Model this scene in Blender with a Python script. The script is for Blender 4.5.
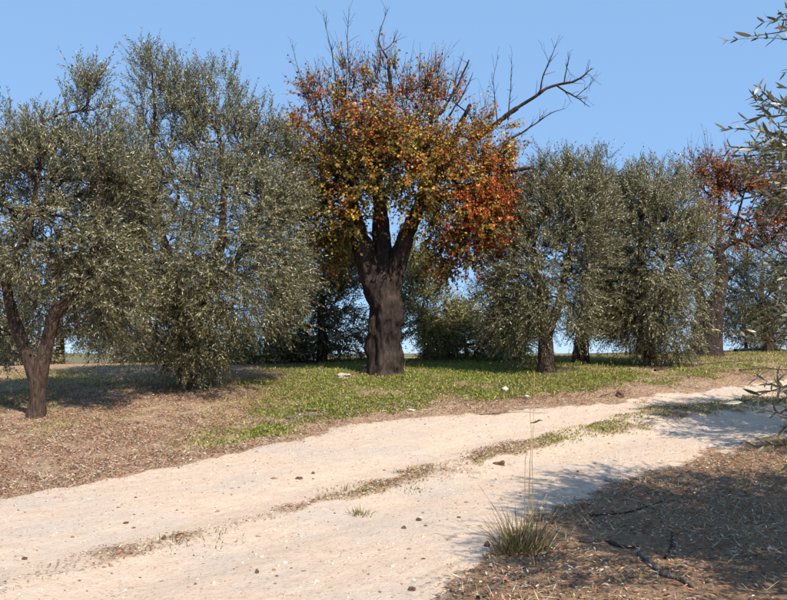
import bpy, math
import numpy as np
from mathutils import Vector
R = math.radians
rs = np.random.RandomState
for o in list(bpy.data.objects): bpy.data.objects.remove(o)
scene = bpy.context.scene
COL = scene.collection

# ------------------------------------------------------------------ camera, sky, sun
FPX, HORIZON = 800.0, 350.0
PITCH = math.atan((HORIZON - 300.0) / FPX)
CAM = np.array([0.0, 0.0, 1.6])
cd = bpy.data.cameras.new('camera'); cam = bpy.data.objects.new('camera', cd); COL.objects.link(cam)
cam.location = CAM; cam.rotation_euler = (math.pi / 2 + PITCH, 0, 0)
cd.sensor_width = 36; cd.sensor_fit = 'HORIZONTAL'; cd.lens = 36 * FPX / 787
cd.clip_start = 0.05; cd.clip_end = 60000
scene.camera = cam

SUN_AZ, SUN_EL = 148.0, 47.0
w = bpy.data.worlds.new('World'); scene.world = w; w.use_nodes = True
nt = w.node_tree; nt.nodes.clear()
sky = nt.nodes.new('ShaderNodeTexSky'); sky.sky_type = 'NISHITA'; sky.sun_disc = False
sky.sun_elevation = R(SUN_EL); sky.sun_rotation = R(SUN_AZ)
sky.air_density = 1.2; sky.dust_density = 0.0; sky.ozone_density = 4.0; sky.altitude = 5000
bg = nt.nodes.new('ShaderNodeBackground'); bg.inputs['Strength'].default_value = 0.149
wo = nt.nodes.new('ShaderNodeOutputWorld')
smx = nt.nodes.new('ShaderNodeMix'); smx.data_type = 'RGBA'; smx.inputs[0].default_value = 0.76; smx.inputs[7].default_value = (1.60, 2.80, 4.62, 1)
nt.links.new(sky.outputs[0], smx.inputs[6]); nt.links.new(smx.outputs[2], bg.inputs[0]); nt.links.new(bg.outputs[0], wo.inputs[0])
sl = bpy.data.lights.new('sun', 'SUN'); so = bpy.data.objects.new('sun', sl); COL.objects.link(so)
sl.energy = 5.0; sl.angle = R(0.5); sl.color = (1.0, 0.91, 0.77)
sdir = Vector((math.sin(R(SUN_AZ)) * math.cos(R(SUN_EL)), math.cos(R(SUN_AZ)) * math.cos(R(SUN_EL)), math.sin(R(SUN_EL))))
so.rotation_euler = sdir.to_track_quat('Z', 'Y').to_euler(); so.location = (20, -10, 30)
scene.view_settings.view_transform = 'Standard'; scene.view_settings.look = 'None'
scene.view_settings.gamma = 1; scene.view_settings.use_curve_mapping = False
scene.view_settings.exposure = 0.45
scene.cycles.max_bounces = 6; scene.cycles.diffuse_bounces = 3; scene.cycles.transmission_bounces = 4; scene.cycles.glossy_bounces = 2

# ------------------------------------------------------------------ numpy helpers
def _h(i, j, k, s):
    n = (i.astype(np.int64) * 374761393 + j.astype(np.int64) * 668265263 + k.astype(np.int64) * 2147483647 + s * 974634641) & 0xffffffff
    n = ((n ^ (n >> 13)) * 1274126177) & 0xffffffff
    n = ((n ^ (n >> 16)) * 2246822519) & 0xffffffff
    return ((n ^ (n >> 15)) & 0xffff) / 65535.0
def noise3(x, y, z, s=0):
    x, y, z = np.broadcast_arrays(np.asarray(x, float), np.asarray(y, float), np.asarray(z, float))
    i, j, k = np.floor(x), np.floor(y), np.floor(z)
    f, g, h = x - i, y - j, z - k
    f = f * f * (3 - 2 * f); g = g * g * (3 - 2 * g); h = h * h * (3 - 2 * h)
    i = i.astype(np.int64); j = j.astype(np.int64); k = k.astype(np.int64)
    r = 0
    for a in (0, 1):
        for b in (0, 1):
            for c in (0, 1):
                r = r + _h(i + a, j + b, k + c, s) * (f if a else 1 - f) * (g if b else 1 - g) * (h if c else 1 - h)
    return r
def noise2(x, y, s=0): return noise3(x, y, np.zeros_like(np.asarray(x, float)) + .37, s)
def fbm2(x, y, s=0, o=3):
    r, a = 0, .5
    for q in range(o):
        r = r + a * noise2(np.asarray(x) * 2 ** q, np.asarray(y) * 2 ** q, s + q); a *= .5
    return r / (1 - .5 ** o)
def sstep(a, b, x):
    t = np.clip((np.asarray(x, float) - a) / (b - a), 0, 1); return t * t * (3 - 2 * t)
def nrm(v): return v / np.maximum(np.linalg.norm(v, axis=-1, keepdims=True), 1e-9)

# ------------------------------------------------------------------ terrain height
_PY = np.array([-40000, -400, -60, -5, 5, 8, 11, 13, 15, 17, 20, 24, 28, 34, 45, 80, 200, 600, 2000, 40000.])
_PZ = np.array([-60, -20, -1.5, -.05, 0, .08, .28, .51, .80, 1.08, 1.27, 1.36, 1.34, .9, -.6, -6, -25, -45, -60, -60.])
def _prof(y):   # smooth profile
    r = 0
    for d, wt in ((-1., .25), (0., .5), (1., .25)): r = r + wt * np.interp(np.asarray(y) + d, _PY, _PZ)
    return r
def hgt0(x, y):
    x = np.asarray(x, float); y = np.asarray(y, float)
    return _prof(y) + np.clip(.020 * x, -.3, .3) * sstep(8, 20, y)
def ray(px, py):
    u, v = (px - 393.5) / FPX, (300 - py) / FPX
    c, s = math.cos(PITCH), math.sin(PITCH)
    return np.array([u, c - v * s, s + v * c])
def W(px, py, Y):
    d = ray(px, py); return CAM + d * (Y / d[1])
def G(px, py):
    d = ray(px, py); t = np.linspace(2, 60, 6000)
    p = CAM + d * t[:, None]; b = np.nonzero(p[:, 2] < hgt0(p[:, 0], p[:, 1]))[0]
    return p[b[0]] if len(b) else p[-1]
def PX(x, y, z):
    c, s = math.cos(PITCH), math.sin(PITCH)
    dz = np.asarray(z) - CAM[2]; f = y * c + dz * s; u = -y * s + dz * c
    return 393.5 + FPX * x / f, 300 - FPX * u / f

# the track, in plan: far edge, median and near edge as curves y(x)
def curve(pts, left, right):
    g = np.array([G(*p) for p in pts]); o = np.argsort(g[:, 0])
    xs = np.r_[[p[0] for p in left], g[o, 0], [p[0] for p in right]]; ys = np.r_[[p[1] for p in left], g[o, 1], [p[1] for p in right]]
    return lambda x: np.interp(x, xs, ys)
yU = curve([(-60, 512), (0, 499), (100, 482), (200, 463), (300, 437), (380, 422), (450, 414), (560, 406), (650, 396), (720, 388), (787, 381)], [(-40, -16), (-9, 4)], [(14, 18.3), (40, 26)])
yM = curve([(0, 590), (100, 562), (200, 536), (300, 508), (350, 494), (420, 475), (500, 453), (560, 436), (600, 427), (660, 415), (720, 406), (787, 399)], [(-40, -22), (-6, 1.6)], [(12, 16.0), (40, 24)])
yL = curve([(380, 640), (430, 600), (490, 556), (540, 518), (620, 480), (700, 452), (787, 432)], [(-40, -26), (-3, 0.5)], [(11, 14.2), (40, 22)])
def masks(x, y):
    x = np.asarray(x, float); y = np.asarray(y, float)
    j = (fbm2(x * 1.3, y * 1.3, 5) - .5) * .9 + (noise2(x * 5, y * 5, 9) - .5) * .4 + (noise2(x * 14, y * 14, 10) - .5) * .25
    du = (y - yU(x)) * .85 + j * .7
    dl = (yL(x) - y) * .85 + j * 1.1
    dm = np.abs(y - yM(x)) * .85
    track = (1 - sstep(-.25, .25, du)) * (1 - sstep(-.35, .45, dl))
    pat = fbm2(x * 1.1 + 3, y * 1.1, 21)
    mw = .16 + .32 * sstep(.35, .6, pat) + .08 * sstep(1, 4, x)
    median = (1 - sstep(mw * .4, mw * 1.3, dm + (noise2(x * 5, y * 5, 3) - .5) * .35)) * track * (.30 + .70 * sstep(.40, .54, fbm2(x * 1.5, y * 1.5, 27)))
    mgreen = sstep(1.0, 2.6, x) * .95 + .45 * sstep(.55, .7, fbm2(x * .9, y * .9, 31))
    beyond = sstep(-.1, .2, du)
    near = sstep(-.2, .4, dl)
    gp = fbm2(x * .8, y * .8, 41); gp2 = fbm2(x * 2.2, y * 2.2, 47)
    zone = sstep(-3.6, -1.2, x) * (1 - .42 * sstep(2.8, 5.5, x))
    grass = beyond * sstep(.30, 1.0, du + (gp2 - .5) * 1.2) * np.clip(zone * (.62 + 2.3 * (gp2 - .42) + 1.0 * (gp - .45)), 0, 1)
    grass = grass + beyond * (1 - sstep(-3.2, -1.6, x)) * sstep(.46, .64, gp) * .40 * sstep(3.6, 5.0, du)
    litter = beyond * np.clip(1.0 - .62 * sstep(.5, 1.3, du) * sstep(-2.6, -1.4, x), 0, 1)
    litter = litter * (1 - .5 * sstep(15.0, 17.0, y)) 
    return dict(track=track, median=median, mgreen=np.clip(mgreen, 0, 1), beyond=beyond, near=near, grass=np.clip(grass, 0, 1), litter=np.clip(litter, 0, 1), du=du, dl=dl, dm=dm)
def hgt(x, y, m=None):
    x = np.asarray(x, float); y = np.asarray(y, float)
    fade = 1 - sstep(30, 60, np.hypot(x, y))
    m = m or masks(x, y)
    rut = -.035 * np.exp(-((np.abs(y - yM(x)) * .85 - .85) / .45) ** 2) * m['track'] + .02 * m['median']
    rough = (fbm2(x * 1.7, y * 1.7, 61) - .5) * .05 * (1 - .5 * m['track']) + (fbm2(x * 7, y * 7, 71, 2) - .5) * (.028 - .016 * m['track'])
    big = (fbm2(x * .02, y * .02, 81) - .5) * 12 * sstep(80, 300, np.hypot(x, y))
    return hgt0(x, y) + (rut + rough + .02 * sstep(0, .4, m['du'])) * fade + big

# ------------------------------------------------------------------ materials
class NT:
    def __init__(s, name):
        s.m = bpy.data.materials.new(name); s.m.use_nodes = True; s.t = s.m.node_tree; s.t.nodes.clear()
        s.out = s.n('ShaderNodeOutputMaterial')
    def n(s, typ, **kw):
        q = s.t.nodes.new(typ)
        for k, v in kw.items(): setattr(q, k, v)
        return q
    def l(s, a, b): s.t.links.new(a, b)
    def pos(s): return s.n('ShaderNodeNewGeometry').outputs['Position']
    def noise(s, vec, scale, detail=3, rough=.55):
        q = s.n('ShaderNodeTexNoise'); s.l(vec, q.inputs['Vector']); q.inputs['Scale'].default_value = scale
        q.inputs['Detail'].default_value = detail; q.inputs['Roughness'].default_value = rough; return q.outputs['Fac']
    def ramp(s, fac, stops):
        q = s.n('ShaderNodeValToRGB'); s.l(fac, q.inputs[0]); e = q.color_ramp.elements
        while len(e) < len(stops): e.new(.5)
        for a, (p, c) in zip(e, stops): a.position = p; a.color = (*c, 1) if len(c) == 3 else c
        return q.outputs[0]
    def mix(s, f, a, b):
        q = s.n('ShaderNodeMix', data_type='RGBA')
        for sock, v in ((q.inputs[0], f), (q.inputs[6], a), (q.inputs[7], b)):
            if hasattr(v, 'is_output'): s.l(v, sock)
            elif isinstance(v, (int, float)): sock.default_value = v
            else: sock.default_value = (*v, 1)
        return q.outputs[2]
    def math(s, op, a, b=None, clamp=False):
        q = s.n('ShaderNodeMath', operation=op, use_clamp=clamp)
        for sock, v in zip(q.inputs, (a, b)):
            if v is None: continue
            if hasattr(v, 'is_output'): s.l(v, sock)
            else: sock.default_value = v
        return q.outputs[0]
    def attr(s, name, out='Fac'):
        q = s.n('ShaderNodeAttribute', attribute_name=name); return q.outputs[out]
    def bsdf(s, col, rough=.8, spec=.3, bump=None, bstr=.5, bdist=.01):
        q = s.n('ShaderNodeBsdfPrincipled')
        if hasattr(col, 'is_output'): s.l(col, q.inputs['Base Color'])
        else: q.inputs['Base Color'].default_value = (*col, 1)
        q.inputs['Roughness'].default_value = rough; q.inputs['Specular IOR Level'].default_value = spec
        if bump is not None:
            b = s.n('ShaderNodeBump'); b.inputs['Strength'].default_value = bstr; b.inputs['Distance'].default_value = bdist
            s.l(bump, b.inputs['Height']); s.l(b.outputs[0], q.inputs['Normal'])
        return q.outputs[0]
    def done(s, sh): s.l(sh, s.out.inputs['Surface']); return s.m

def leaf_mat(name, rough, spec, trans, tcol):
    k = NT(name); c = k.attr('tint', 'Color')
    b = k.bsdf(c, rough, spec)
    t = k.n('ShaderNodeBsdfTranslucent'); k.l(k.mix(.5, c, tcol), t.inputs[0])
    mx = k.n('ShaderNodeMixShader'); mx.inputs[0].default_value = trans
    k.l(b, mx.inputs[1]); k.l(t.outputs[0], mx.inputs[2]); return k.done(mx.outputs[0])
def bark_mat(name, dark, light, scale=9):
    k = NT(name); p = k.pos()
    mp = k.n('ShaderNodeMapping'); mp.inputs['Scale'].default_value = (1, 1, .28); k.l(p, mp.inputs[0])
    n1 = k.noise(mp.outputs[0], scale * 2.2, 6, .7); n2 = k.noise(p, scale * .35, 3)
    v = k.n('ShaderNodeTexVoronoi', feature='DISTANCE_TO_EDGE'); v.inputs['Scale'].default_value = scale * 1.6; k.l(mp.outputs[0], v.inputs['Vector'])
    hgt_ = k.math('ADD', n1, k.math('MULTIPLY', v.outputs[0], 1.2))
    c = k.mix(k.ramp(n1, [(.32, (0, 0, 0)), (.68, (1, 1, 1))]), dark, light)
    c = k.mix(k.math('MULTIPLY', k.ramp(n2, [(.5, (0, 0, 0)), (.7, (1, 1, 1))]), .45), c, (.125, .095, .085))
    return k.done(k.bsdf(c, .9, .2, hgt_, 1.0, .05))
M_OLIVE = leaf_mat('olive_leaf', .40, .6, .13, (.22, .20, .04))
M_AUT = leaf_mat('autumn_leaf', .55, .35, .38, (.45, .20, .03))
M_GRASS = leaf_mat('grass_blade', .55, .3, .35, (.30, .32, .05))
M_LITTER = leaf_mat('fallen_leaf', .75, .25, .1, (.3, .18, .08))
M_BARK_O = bark_mat('olive_bark', (.025, .018, .014), (.13, .085, .065))
M_BARK_A = bark_mat('autumn_bark', (.011, .008, .007), (.062, .042, .036), 7)  # bark colour darkened to stand in for the crown's shade on the trunk
M_TWIG = bark_mat('twig_bark', (.045, .03, .024), (.13, .09, .07), 14)
M_DEAD = bark_mat('dead_wood', (.09, .075, .062), (.30, .26, .22), 14)

def ground_mat():
    k = NT('ground_soil'); p = k.pos()
    A = lambda n: k.attr(n)
    fine = k.noise(p, 38, 5, .7); mid = k.noise(p, 6, 4, .6); big = k.noise(p, .9, 3, .5); grit = k.noise(p, 130, 3, .6)
    sand = k.mix(k.ramp(mid, [(.3, (0, 0, 0)), (.7, (1, 1, 1))]), (.62, .46, .345), (.69, .54, .42))
    sand = k.mix(k.math('MULTIPLY', k.ramp(big, [(.48, (0, 0, 0)), (.66, (1, 1, 1))]), .6), sand, (.53, .46, .40))
    sand = k.mix(k.ramp(grit, [(.60, (0, 0, 0)), (.72, (.55, .55, .55))]), sand, (.42, .31, .23))
    sand = k.mix(k.ramp(fine, [(.62, (0, 0, 0)), (.74, (.7, .7, .7))]), sand, (.70, .64, .58))
    cb = k.n('ShaderNodeCombineXYZ'); k.l(k.math('MULTIPLY', A('across'), 9), cb.inputs[0]); sx = k.n('ShaderNodeSeparateXYZ'); k.l(p, sx.inputs[0]); k.l(k.math('MULTIPLY', sx.outputs[0], .55), cb.inputs[1])
    streak = k.noise(cb.outputs[0], 1.0, 4, .6)
    sand = k.mix(k.math('MULTIPLY', k.ramp(streak, [(.45, (0, 0, 0)), (.75, (1, 1, 1))]), .30), sand, (.44, .33, .25))
    crumb = k.n('ShaderNodeTexVoronoi'); crumb.inputs['Scale'].default_value = 55; k.l(p, crumb.inputs['Vector'])
    sand = k.mix(k.math('MULTIPLY', k.ramp(crumb.outputs['Color'], [(.80, (0, 0, 0)), (.84, (1, 1, 1))]), .5), sand, (.36, .26, .20))
    soil = k.mix(k.ramp(fine, [(.3, (0, 0, 0)), (.7, (1, 1, 1))]), (.18, .105, .072), (.48, .325, .225))
    soil = k.mix(k.ramp(mid, [(.42, (0, 0, 0)), (.66, (.8, .8, .8))]), soil, (.44, .315, .20))
    green = k.mix(k.ramp(fine, [(.35, (0, 0, 0)), (.65, (1, 1, 1))]), (.075, .09, .02), (.20, .20, .055))
    dry = k.mix(k.ramp(fine, [(.3, (0, 0, 0)), (.7, (1, 1, 1))]), (.13, .078, .052), (.38, .245, .15))
    wob = k.math('MULTIPLY', k.math('SUBTRACT', mid, .5), .8)
    def edge(a, lo=.42, hi=.58): return k.ramp(k.math('ADD', a, wob), [(lo, (0, 0, 0)), (hi, (1, 1, 1))])
    c = k.mix(edge(A('near'), .35, .7), soil, dry)
    c = k.mix(edge(A('grass'), .35, .75), c, green)
    c = k.mix(edge(A('track')), c, sand)
    c = k.mix(k.math('MULTIPLY', edge(A('median'), .3, .7), .75), c, soil)
    far = k.mix(k.noise(p, .03, 4), (.07, .085, .035), (.24, .19, .11))
    c = k.mix(A('far'), c, far)
    b = k.math('ADD', k.math('MULTIPLY', fine, .6), k.math('ADD', k.math('MULTIPLY', grit, .35), mid))
    return k.done(k.bsdf(c, .95, .12, b, .9, .03))
M_GROUND = ground_mat()

# ------------------------------------------------------------------ object helpers
def mesh_obj(name, v, f, mat, parent=None, smooth=False, tint=None):
    """v (n,3); f: (m,k) array or list of faces; tint: (m,3) colour per face"""
    me = bpy.data.meshes.new(name)
    v = np.asarray(v, np.float32)
    if isinstance(f, np.ndarray):
        m_, k_ = f.shape
        me.vertices.add(len(v)); me.vertices.foreach_set('co', v.ravel())
        me.loops.add(m_ * k_); me.loops.foreach_set('vertex_index', f.astype(np.int32).ravel())
        me.polygons.add(m_); me.polygons.foreach_set('loop_start', np.arange(0, m_ * k_, k_, dtype=np.int32))
        me.update(calc_edges=True)
    else:
        me.from_pydata(v.tolist(), [], f); me.update()
    if smooth: me.polygons.foreach_set('use_smooth', np.ones(len(me.polygons), bool))
    if tint is not None:
        a = me.attributes.new('tint', 'FLOAT_COLOR', 'FACE')
        a.data.foreach_set('color', np.c_[tint, np.ones(len(tint))].astype(np.float32).ravel())
    if mat: me.materials.append(mat)
    o = bpy.data.objects.new(name, me); COL.objects.link(o)
    if parent: o.parent = parent
    return o
def tag(o, label=None, cat=None, group=None, kind=None):
    for k_, v_ in (('label', label), ('category', cat), ('group', group), ('kind', kind)):
        if v_: o[k_] = v_
    return o
def empty(name, loc, label, cat, group=None):
    o = bpy.data.objects.new(name, None); COL.objects.link(o); o.location = [float(q) for q in loc]; o.empty_display_size = .2
    return tag(o, label, cat, group)
class MB:   # collects tubes
    def __init__(s): s.v = []; s.f = []; s.n = 0
    def add(s, v, f): s.v.append(v); s.f.append(f + s.n); s.n += len(v)
    def tube(s, pts, rad, sides=6, lump=0, seed=0, ridges=0):
        pts = np.asarray(pts, float); rad = np.asarray(rad, float); n = len(pts)
        t = nrm(np.gradient(pts, axis=0)); ref = np.array([.31, .83, .12]) if abs(t[0] @ np.array([.31, .83, .12])) < .85 else np.array([1., 0, 0])
        a = nrm(np.cross(t, ref)); b = np.cross(t, a)
        th = np.arange(sides) * 2 * math.pi / sides
        r = rad[:, None] * np.ones(sides)
        ring = a[:, None] * np.cos(th)[None, :, None] + b[:, None] * np.sin(th)[None, :, None]
        if lump:
            q = pts[:, None] + ring * rad[:, None, None]
            nn = noise3(q[..., 0] * 3.2, q[..., 1] * 3.2, q[..., 2] * 2.0, seed) - .5 + .5 * (noise3(q[..., 0] * 9, q[..., 1] * 9, q[..., 2] * 5, seed + 1) - .5)
            r = r * (1 + lump * 1.6 * nn)
            if ridges: hb = pts[:, 2:3] - pts[0, 2]; r = r * (1 + .55 * np.exp(-hb / .16) * np.maximum(0, np.sin(th * 5 + seed)) ** 2);  nf = noise3(q[..., 0] * 11, q[..., 1] * 11, q[..., 2] * 2.8, seed + 7); r = r * (.84 + .30 * (1 - np.abs(2 * nf - 1))) * (1 - .16 * sstep(.72, .85, noise3(q[..., 0] * 5, q[..., 1] * 5, q[..., 2] * 3, seed + 9)));  r = r * (1 + .07 * np.sin(th * ridges + 2.2 * np.sin(pts[:, 2:3] * 1.7))[..., :])
        v = pts[:, None] + ring * r[..., None]
        i = np.arange(n - 1)[:, None] * sides; j = np.arange(sides)[None]; j2 = (j + 1) % sides
        f = np.stack([i + j, i + j2, i + sides + j2, i + sides + j], -1).reshape(-1, 4)
        v = np.r_[v.reshape(-1, 3), [pts[-1] + t[-1] * rad[-1]]]
        top = (n - 1) * sides; jj = np.arange(sides)
        cap = np.stack([top + jj, top + (jj + 1) % sides, np.full(sides, len(v) - 1), np.full(sides, len(v) - 1)], -1)
        s.add(v, f); s.cap(cap)
    def cap(s, cap): s.caps = getattr(s, 'caps', []); s.caps.append(cap[:, :3] + s.n - 0); s._fix()
    def _fix(s):   # caps index into the tube just added
        s.caps[-1] = s.caps[-1] - len(s.v[-1])
    def build(s, name, mat, parent=None):
        v = np.concatenate(s.v); q = np.concatenate(s.f); c = np.concatenate(s.caps) if getattr(s, 'caps', None) else np.zeros((0, 3), int)
        tri = np.concatenate([q[:, [0, 1, 2]], q[:, [0, 2, 3]], c])
        return mesh_obj(name, v, tri, mat, parent, smooth=True)
def resample(pts, step, rad=None, wob=0, seed=0):
    pts = np.asarray(pts, float); d = np.r_[0, np.cumsum(np.linalg.norm(np.diff(pts, axis=0), axis=1))]
    n = max(3, int(d[-1] / step) + 1); u = np.linspace(0, d[-1], n)
    q = np.stack([np.interp(u, d, pts[:, k]) for k in range(3)], 1)
    for _ in range(max(1, int(.12 / step))): q[1:-1] = (q[:-2] + 2 * q[1:-1] + q[2:]) / 4
    if wob:
        g = rs(seed); e = nrm(g.normal(size=(n, 3))); q[1:-1] += e[1:-1] * wob
        q[1:-1] = (q[:-2] + 2 * q[1:-1] + q[2:]) / 4
    return (q, np.interp(u, d, rad)) if rad is not None else q

# ------------------------------------------------------------------ the ground, one sheet to the horizon
def axis(lo, hi, step, far, grow=1.16):
    a = list(np.arange(lo, hi + 1e-6, step)); d = step; x = hi; up = []
    while x < far: d = min(d * grow, far * .2); x += d; up.append(x)
    d = step; x = lo; dn = []
    while x > -far: d = min(d * grow, far * .2); x -= d; dn.append(x)
    return np.array(dn[::-1] + a + up)
gx, gy = axis(-8.5, 11, .072, 14000), axis(3.6, 19.5, .072, 14000)
XX, YY = np.meshgrid(gx, gy); XX = XX.ravel(); YY = YY.ravel()
mk = masks(XX, YY); ZZ = hgt(XX, YY, mk)
nx, ny = len(gx), len(gy)
idx = np.arange(nx * ny).reshape(ny, nx)
quads = np.stack([idx[:-1, :-1], idx[:-1, 1:], idx[1:, 1:], idx[1:, :-1]], -1).reshape(-1, 4)
def put_attrs(me, sel=None):
    for nme in ('track', 'median', 'grass', 'near', 'far', 'across'):
        val = sstep(35, 90, np.hypot(XX, YY)) if nme == 'far' else (YY - yM(XX)) * .85 if nme == 'across' else mk[nme]
        if sel is not None: val = val[sel]
        a = me.attributes.new(nme, 'FLOAT', 'POINT'); a.data.foreach_set('value', np.asarray(val, np.float32))
ground = mesh_obj('ground', np.c_[XX, YY, ZZ], quads, M_GROUND, smooth=True); put_attrs(ground.data)
tag(ground, 'brown soil bank with fallen leaves and dry grass beside the track', None, None, 'structure')
tq = quads[(mk['track'][quads].mean(1) > .5) & (np.abs(XX[quads]).max(1) < 30) & (YY[quads].max(1) < 30) & (YY[quads].min(1) > -6)]
used = np.unique(tq); remap = np.zeros(nx * ny, int); remap[used] = np.arange(len(used))
tm = sstep(.4, .7, mk['track'][used])
trk = mesh_obj('dirt_track', np.c_[XX[used], YY[used], ZZ[used] + .001 + .004 * tm], remap[tq], M_GROUND, smooth=True); put_attrs(trk.data, used)
tag(trk, 'pale sandy two-rut farm track curving past the trees', None, None, 'structure')

# ------------------------------------------------------------------ leaves
def leaves_mesh(base, d, nrmv, L, Wd, wide=.45, fold=.15):
    """diamond leaves, two triangles folded along the midrib"""
    d = nrm(d); s = nrm(np.cross(d, nrmv)); u = np.cross(s, d)
    L = L[:, None]; Wd = Wd[:, None]
    mid = base + d * L * wide + u * Wd * fold
    v = np.stack([base, mid - s * Wd * .5, base + d * L, mid + s * Wd * .5], 1)
    n = len(base); o = np.arange(n)[:, None] * 4
    f = np.stack([o + [0, 1, 2], o + [0, 2, 3]], 1).reshape(-1, 3)
    return v.reshape(-1, 3), f
def leaves6(base, d, nrmv, L, Wd, curl=.15):
    """broad leaves of four triangles"""
    d = nrm(d); s = nrm(np.cross(d, nrmv)); u = np.cross(s, d); L = L[:, None]; Wd = Wd[:, None]
    v = np.stack([base, base + d * L * .3 - s * Wd * .5 + u * Wd * .18, base + d * L * .72 - s * Wd * .36 + u * Wd * .1,
                  base + d * L - u * L * curl, base + d * L * .72 + s * Wd * .36 + u * Wd * .1, base + d * L * .3 + s * Wd * .5 + u * Wd * .18], 1)
    n = len(base); o = np.arange(n)[:, None] * 6
    f = np.stack([o + [0, 1, 5], o + [1, 2, 5], o + [2, 4, 5], o + [2, 3, 4]], 1).reshape(-1, 3)
    return v.reshape(-1, 3), f
def pick(g, n, pal):
    c = np.array([p[1] for p in pal]); pr = np.array([p[0] for p in pal], float); pr /= pr.sum()
    return c[g.choice(len(c), n, p=pr)] * np.exp(g.normal(0, .22, (n, 1))) * np.exp(g.normal(0, .05, (n, 3)))
PAL_OLIVE = [(.38, (.085, .086, .042)), (.36, (.172, .16, .074)), (.17, (.40, .38, .275)), (.09, (.25, .205, .08))]
PAL_BUSH = [(.45, (.16, .165, .05)), (.38, (.28, .26, .085)), (.17, (.38, .35, .2))]
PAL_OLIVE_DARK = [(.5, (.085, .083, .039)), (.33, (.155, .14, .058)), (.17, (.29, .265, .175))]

def shoots_geom(g, P, D, L, nseg=4):
    """curved shoot axes: (N, nseg+1, 3)"""
    N = len(P); t = np.linspace(0, 1, nseg + 1)[None, :, None]
    bend = g.normal(0, .22, (N, 1, 3)); bend[..., 2] -= .10
    return P[:, None] + D[:, None] * L[:, None, None] * t + bend * L[:, None, None] * t ** 2 * .7
def sticks(ax, r0, r1, sides=3):
    N, S, _ = ax.shape; t = nrm(np.gradient(ax, axis=1)); a = nrm(np.cross(t, np.array([.3, .2, .93]))); b = np.cross(t, a)
    th = np.arange(sides) * 2 * math.pi / sides; r = np.linspace(1, 0, S)[None, :] * (r0 - r1)[:, None] + r1[:, None]
    v = ax[:, :, None] + (a[:, :, None] * np.cos(th)[:, None] + b[:, :, None] * np.sin(th)[:, None]) * r[:, :, None, None]
    o = np.arange(N)[:, None, None] * S * sides + np.arange(S - 1)[None, :, None] * sides; j = np.arange(sides); j2 = (j + 1) % sides
    q = np.stack([o + j, o + j2, o + sides + j2, o + sides + j], -1).reshape(-1, 4)
    return v.reshape(-1, 3), np.concatenate([q[:, [0, 1, 2]], q[:, [0, 2, 3]]])
def leaf_on(g, ax, per, spread=50, jit=.35, start=.08):
    """positions, directions and normals of leaves set along the shoots"""
    N, S, _ = ax.shape
    u = (start + (1 - start) * (np.arange(per) // 2 + .5) / (per / 2))[None] * np.ones((N, 1)) + g.normal(0, .01, (N, per)); u = np.clip(u, 0, 1)
    i = np.minimum((u * (S - 1)).astype(int), S - 2); fr = (u * (S - 1) - i)[..., None]
    rows = np.arange(N)[:, None]; A, B = ax[rows, i], ax[rows, i + 1]
    P = A * (1 - fr) + B * fr; T = nrm(B - A)
    ref = nrm(np.cross(T, nrm(g.normal(size=(N, 1, 3))))); ref2 = np.cross(T, ref)
    ph = (np.arange(per) % 2) * math.pi + (np.arange(per) // 2) * (math.pi / 2) + g.normal(0, .3, (N, per))
    perp = ref * np.cos(ph)[..., None] + ref2 * np.sin(ph)[..., None]
    sp = R(spread) + g.normal(0, .22, (N, per)); sp = sp[..., None]
    D = nrm(T * np.cos(sp) + perp * np.sin(sp) + g.normal(0, jit * .4, (N, per, 3)))
    Nn = nrm(T * np.sin(sp) - perp * np.cos(sp) + g.normal(0, jit, (N, per, 3)))
    return P.reshape(-1, 3), D.reshape(-1, 3), Nn.reshape(-1, 3)

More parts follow.
